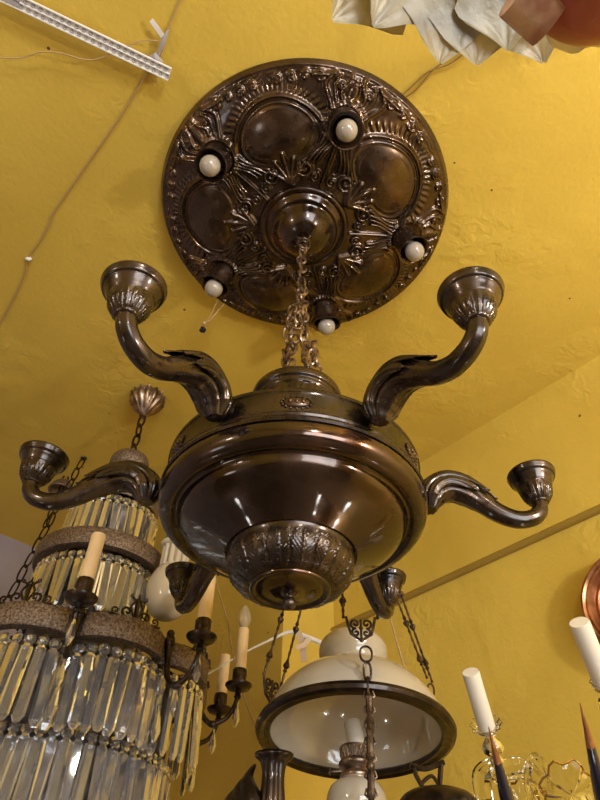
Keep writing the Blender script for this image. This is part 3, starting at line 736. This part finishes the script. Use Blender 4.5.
# cord with black plug
P = [onZ(*p, z) for p, z in [((218, 299), 2.825), ((214, 308), 2.81), ((209, 318), 2.80), ((204, 323), 2.795), ((203, 328), 2.79)]]
t = thing('pull_cord', 'cream cord with small black end dangling from the lower left bulb of the plate', 'cord', P[0])
m = MB(); m.tube([p-P[0] for p in smooth_path(P, 4)], .0014, 6); P2 = [onZ(*p, z) for p, z in [((224, 304), 2.86), ((217, 312), 2.82), ((210, 320), 2.80), ((204, 323), 2.795)]]; m.tube([p-P[0] for p in smooth_path(P2, 4)], .0014, 6); m.ball(P[3]-P[0], .005, 10, (1, 1, 1)); m.build('cord', M_wire, t)
m = MB(); m.lathe([(.003, .006), (.004, .003), (.0085, -.004), (.0085, -.010), (.0003, -.011)], 6, mat=Matrix.Translation(P[4]-P[0])); m.build('plug', M_black, t)
# thin wires hanging near the porcelain lamp and the back pier
def hang(name, pts, r, m_, label, cat): return tag(MB().tube(smooth_path(pts, 6), r, 6).build(name, m_), label, cat)
hang('bell_wire', [onY(*p, 1.45) for p in [(205, 470), (213, 560), (217, 585), (227, 620), (232, 650), (245, 700), (262, 742), (275, 780), (284, 812)]], .0018, M_wire, 'thin beige wire hanging down past the upright candle with its glass bulb', 'wire')
wc = thing('white_cable', 'white cable with beige tape bow strung to the neck of the opal shade', 'cable', onY(290, 632, 1.5)); wo = wc.location
MB().tube([p-wo for p in smooth_path([onY(*p, 1.5) for p in [(205, 676), (240, 655), (270, 640), (290, 632), (304, 636), (325, 645), (345, 660)]], 5)], lerps([.0018, .002, .003, .005, .006, .006, .005], 31), 8).build('cable', M_white, wc)
m = strip([onY(*p, 1.48)-wo for p in [(298, 632), (303, 645), (304, 662)]], .016, .0015, (.3, 1, 0)); m2 = strip([onY(*p, 1.47)-wo for p in [(310, 638), (304, 645), (296, 648)]], .012, .0015, (0, 1, .3)); m.add(m2.v, m2.f); m.build('tape_bow', M_tape, wc)
hang('cream_wire', [onY(*p, 1.3) for p in [(376, 560), (386, 600), (395, 635), (408, 680), (414, 700)]], .0022, M_wire, 'cream wire passing behind the far right cup down to the opal shade', 'wire')

# ------------------------------------------------------------------ bottom: dark cast lamp body, dome, glass chandelier, spears
c = onY(272, 802, 1.05)
t = thing('cast_lamp', 'dark ornate cast metal lamp body left of the opal shade at the bottom edge', 'lamp', c)
m = MB().lathe(sprof([(.024, .062), (.026, .058), (.018, .050), (.015, .03), (.017, 0), (.017, -.03), (.03, -.06), (.02, -.1), (.0003, -.11)], 4), 60, rf=lambda a, j, r: .12*r*abs(math.cos(5*a))); m.lathe([(.030, .062), (.02, .055), (.0003, .05)], 30)
m.build('body', M_dark, t)
m = MB()
for k in range(5):
    m.tube(smooth_path([(-.030-.014*k, .03, .055-.017*k), (-.040-.012*k, .02, .030-.016*k), (-.030-.006*k, 0, .0-.016*k), (0, 0, -.05)], 5), lerps([.003, .012, .017, .012], 16), 12, flat=.6, rf=lambda a, t: .12*abs(math.cos(a*3)))
m.build('leaf_scrolls', M_dark, t)
MB().lathe([(.012, -.10), (.009, -.14), (.009, -c.z+.02), (.09, -c.z+.012), (.10, -c.z)], 24).build('pole', M_dark, t)
c = onY(438, 803, .98)
t = thing('dome_lamp', 'top of a dark bronze domed lamp below the opal shade', 'lamp', c)
MB().lathe(sprof([(.0003, .018), (.02, .017), (.045, .009), (.060, -.010), (.064, -.022), (.060, -.026), (.055, -.015), (.0003, .0)], 4), 60).build('dome', M_dark, t)
MB().lathe([(.008, .002), (.008, -c.z+.02), (.09, -c.z+.012), (.10, -c.z)], 24).build('pole', M_dark, t)
# glass chandelier, bottom right
gx = onD(560, 850, .86)
g = thing('glass_chandelier', 'clear glass chandelier with white candles and gold-edged leaves, bottom right corner', 'chandelier', gx)
def cand(top, bot, d, wpx, lab):
    a = onD(*top, d)-gx; b = onD(*bot, d+.005)-gx; r = wpx/2*d/FPX; n = 8
    m = MB(); m.tube([b, b.lerp(a, .97), a], [r, r, r*.92], 28); o = m.build('candle_sleeve', M_wax2, g); return a, b, r
def bob(b, axis, r, d_):
    q = axis.to_track_quat('Z', 'Y').to_matrix().to_4x4(); m = MB()
    m.lathe([(.006, -.004), (.014, -.004), (r*.8, .0), (r, .005), (r*.97, .007), (r*.7, .003), (.006, .001), (.006, -.004)], 48, mat=Matrix.Translation(b) @ q, rf=lambda a, j, rr: .05*rr*math.cos(10*a) if rr > .015 else 0)
    m.build('drip_pan', M_glass2, g, smooth=False)
a, b, r = cand((470.5, 672), (487, 728), .86, 17.5, ''); ax = (a-b).normalized(); bob(b, ax, .022, 0)
m = MB(); q = ax.to_track_quat('Z', 'Y').to_matrix().to_4x4()
m.lathe([(.006, 0), (.011, -.008), (.006, -.014), (.013, -.024), (.015, -.032), (.006, -.042), (.010, -.05), (.006, -.06), (.0003, -.062)], 10, mat=Matrix.Translation(b) @ q); m.build('glass_stem', M_glass2, g, smooth=False)
a, b, r = cand((579, 622), (604, 684), .80, 20.5, ''); ax = (a-b).normalized(); bob(b, ax, .016, 0)
def gtube(name, pix, d, rad, m_, n=8, flat=1, **k): 
    P = smooth_path([onD(x, y, d+(i*.004))-gx for i, (x, y) in enumerate(pix)], 6); return MB().tube(P, lerps(rad, len(P)), n, flat=flat, **k).build(name, m_, g, smooth=False)
gtube('glass_arm', [(492, 776), (515, 768), (530, 772), (545, 790), (555, 815)], .87, [.012, .015, .012, .012, .012], M_glass2)
gtube('glass_arm', [(604, 700), (612, 740), (600, 790), (575, 830)], .84, [.008, .010, .010, .010], M_glass2)
gtube('glass_arm', [(484, 800), (482, 775), (494, 765)], .88, [.013, .014, .01], M_glass2)
gtube('glass_scroll', [(534, 812), (528, 785), (529, 764), (537, 757), (546, 770), (552, 795)], .85, [.004, .005, .0055, .0055, .005, .004], M_glass2)
def glass_leaf(cpx, d, w, h, ang, nm):
    c = onD(*cpx, d)-gx; m = MB(); n = 26; vs = []
    ex = (Rv*math.cos(ang)+Uv*math.sin(ang)); ey = (-Rv*math.sin(ang)+Uv*math.cos(ang)); rim = []
    for k_ in range(6):
        t_ = k_/5
        for i in range(n):
            a_ = 2*PI*i/n; rr = t_*(1+.10*math.cos(7*a_)); p = c+ex*(w*rr*math.cos(a_))+ey*(h*rr*math.sin(a_))-Fv*(.012*(1-t_*t_)+.002*math.cos(9*a_)*t_)
            vs.append(p); 
            if k_ == 5: rim.append(p)
    vs2 = [p+Fv*.003 for p in vs]; N_ = len(vs); fs = []
    for k_ in range(5):
        for i in range(n):
            j = (i+1) % n; fs.append((k_*n+i, k_*n+j, (k_+1)*n+j, (k_+1)*n+i)); fs.append((N_+k_*n+i, N_+(k_+1)*n+i, N_+(k_+1)*n+j, N_+k_*n+j))
    for i in range(n): j = (i+1) % n; fs.append((5*n+i, 5*n+j, N_+5*n+j, N_+5*n+i))
    m.add(vs+vs2, fs); o = m.build(nm, M_glass2, g, smooth=False)
    MB().tube(rim[:15], .0016, 6).build('gold_edge', M_gold, o)
glass_leaf((568, 790), .85, .036, .040, R(20), 'glass_leaf'); glass_leaf((521, 800), .88, .025, .03, R(-10), 'glass_leaf')
# spears
def spear(tip, base, d, wpx, label):
    a = onD(*tip, d); b = onD(*base, d+.02); r = wpx/2*d/FPX; c = b
    t = thing('spear_finial', label, 'finial', c, 'black spears with copper tips'); ab = a-b
    MB().tube([Vector((0, 0, 0)), ab*.35, ab*.60, ab*.66], [r*1.15, r, r*.62, r*.55], 20).build('shaft', M_black, t)
    MB().tube([ab*.655, ab*.80, ab], [r*.56, r*.33, r*.06], 20).build('copper_tip', M_copper, t)
spear((488.5, 727), (514, 826), .78, 14, 'slim black spear with copper tip in front of the left white candle')
spear((580, 703), (610, 826), .78, 16, 'slim black spear with copper tip at the bottom right corner')
# copper tray on the right wall
c = onW(637, 600, .034); q = (-E1).to_track_quat('Z', 'Y').to_matrix().to_4x4()
m = MB(); pr = [(.0003, .004)]
for i in range(1, 27): pr.append((i*.0032, .004+.0022*(i % 2)))
pr += [(.088, .004), (.094, .016), (.099, .018), (.103, .014), (.108, .020), (.114, .018), (.118, .008), (.116, .0), (.09, -.006), (.0003, -.006)]
m.lathe(pr, 72, mat=q); m.lathe([(.02, -.005), (.02, -.0335)], 16, mat=q, cap=True)
tag(m.build('copper_tray', M_copper, None, c), 'round reddish copper tray with ringed centre hung on the wall at the right edge', 'tray')

# ------------------------------------------------------------------ frosted glass leaf shade and red bowl, top right
hub = onZ(500, -150, 2.30)
t = thing('leaf_glass_lamp', 'lamp with pale frosted glass leaf petals, cut off at the top right', 'lamp', hub)
def petal(tip, root, w, seed):
    rng = random.Random(seed); a = onZ(*root, 2.34)-hub; b = onZ(*tip, 2.28)-hub; d = b-a; s = d.cross(Vector((0, 0, 1))).normalized(); NS, NW = 22, 17; vs = []
    for i in range(NS):
        u = i/(NS-1); half = w*(.35+.65*math.sin(min(1, u*1.25)*PI/2))*(1 if u < .72 else max(.03, 1-(u-.72)/.28*.97))
        half *= 1+.10*math.sin(u*19+seed)
        for j in range(NW):
            v_ = (j/(NW-1)-.5)*2; z = .012*math.sin(u*PI)-.006*v_*v_+.0006*math.cos(v_*13)-.012*u*u
            vs.append(a+d*u+s*(half*v_)+Vector((0, 0, z)))
    n = len(vs); vs2 = [p+Vector((0, 0, .004)) for p in vs]; fs = []
    for i in range(NS-1):
        for j in range(NW-1):
            k_ = i*NW+j; fs.append((k_, k_+NW, k_+NW+1, k_+1)); fs.append((n+k_, n+k_+1, n+k_+NW+1, n+k_+NW))
    for i in range(NS-1):
        for j in (0, NW-1): k_ = i*NW+j; fs.append((k_, k_+NW, n+k_+NW, n+k_))
    for j in range(NW-1):
        for i in (0, NS-1): k_ = i*NW+j; fs.append((k_, k_+1, n+k_+1, n+k_))
    return MB().add(vs, fs+[]) if False else MB().add(vs+vs2, fs)
for i, (tip, root, w) in enumerate([((332, 16), (470, -120), .055), ((372, 22), (480, -120), .05), ((438, 58), (480, -130), .055), ((474, 60), (490, -130), .06), ((540, 58), (500, -140), .055), ((505, 46), (505, -120), .05)]):
    petal(tip, root, w, i).build('glass_petal', M_petal, t)
MB().lathe(sprof([(.0003, .03), (.05, .03), (.075, .05), (.05, .09), (.012, .11), (.008, CEIL-hub.z-.03), (.04, CEIL-hub.z-.02), (.045, CEIL-hub.z-.0005)], 3), 40).build('stem', M_dark, t)
h2 = onZ(622, -48, 2.16)
t = thing('red_glass_bowl', 'dull red glass lamp bowl with pink collar at the top right corner', 'lamp', h2)
MB().lathe(sprof([(.0003, -.02), (.030, -.014), (.054, .0), (.066, .015), (.068, .023), (.060, .023), (.0003, .015)], 4), 60).build('bowl', M_red, t)
m = MB(); P = [onZ(*p, 2.162)-h2 for p in [(538, 6), (548, 14), (554, 30)]]
a = onZ(515, -6, 2.162)-h2; b = onZ(550, 22, 2.162)-h2; m.tube([a, b], [.018, .020], 14, flat=.5); m.build('pink_collar', M_pink, t)
P = [onZ(*p, 2.20)-h2 for p in [(556, 44), (590, 35), (625, 20)]]
m = MB(); m.tube(smooth_path([onZ(*p, 2.20)-h2 for p in [(545, 20), (568, 26), (600, 14), (640, -10)]], 6), lerps([.003, .021, .025, .02], 19), 14, flat=.25, rf=lambda a, t: .08*math.cos(t*30)); m.build('pale_fringe', M_petal, t)
MB().tube([(0, 0, .014), onZ(800, -20, CEIL)-h2], .006, 10).build('stem', M_dark, t)

# ------------------------------------------------------------------ lights
def area(name, loc, tgt, size, power, col, sy=None):
    l = bpy.data.lights.new(name, 'AREA'); l.energy = power; l.color = col; l.size = size
    if sy: l.shape = 'RECTANGLE'; l.size_y = sy
    o = bpy.data.objects.new(name, l); COL.objects.link(o); o.location = loc
    o.rotation_euler = (Vector(tgt)-Vector(loc)).to_track_quat('-Z', 'Y').to_euler(); return o
def point(name, loc, r, power, col):
    l = bpy.data.lights.new(name, 'POINT'); l.energy = power; l.color = col; l.shadow_soft_size = r
    o = bpy.data.objects.new(name, l); COL.objects.link(o); o.location = loc; return o
area('window_daylight', e(-.8, -2.95, 1.6), e(-.8, 0, 1.9), 2.1, 85, (.88, .94, 1.0), 1.4)
point('shop_lamp_right', (1.05, -.15, 2.15), .05, 38, (1.0, .92, .78))
point('shop_lamp_front', (.35, -.75, 2.35), .05, 20, (1.0, .94, .84))
point('shop_lamp_left', (-1.3, -.5, 2.2), .08, 14, (1.0, .90, .80))
point('added_glint_right', (.80, .97, .77), .03, 2.2, (1, .95, .88))  # unseen lamp added low down for a highlight on the bowl's right
point('added_glint_middle', (.42, .71, .5), .025, 1.2, (1, .95, .88))  # another added unseen lamp, for sparkle on the bowl's underside
point('added_glint_left', (-.8, .95, .8), .03, 1.2, (1, .95, .9))  # unseen lamp added to put a highlight on the bowl's left
point('added_glint_cool', (-1.15, .1, 1.35), .14, 4, (.88, .94, 1))  # unseen cool lamp added for white glints on prisms and brass bands
W = bpy.data.worlds.new('sky'); S.world = W; W.use_nodes = True; bg = W.node_tree.nodes['Background']; bg.inputs[0].default_value = (.75, .85, 1, 1); bg.inputs[1].default_value = 1.0
S.view_settings.view_transform = 'Standard'; S.view_settings.look = 'None'; S.view_settings.gamma = 1; S.view_settings.exposure = 0
S.view_settings.use_curve_mapping = False
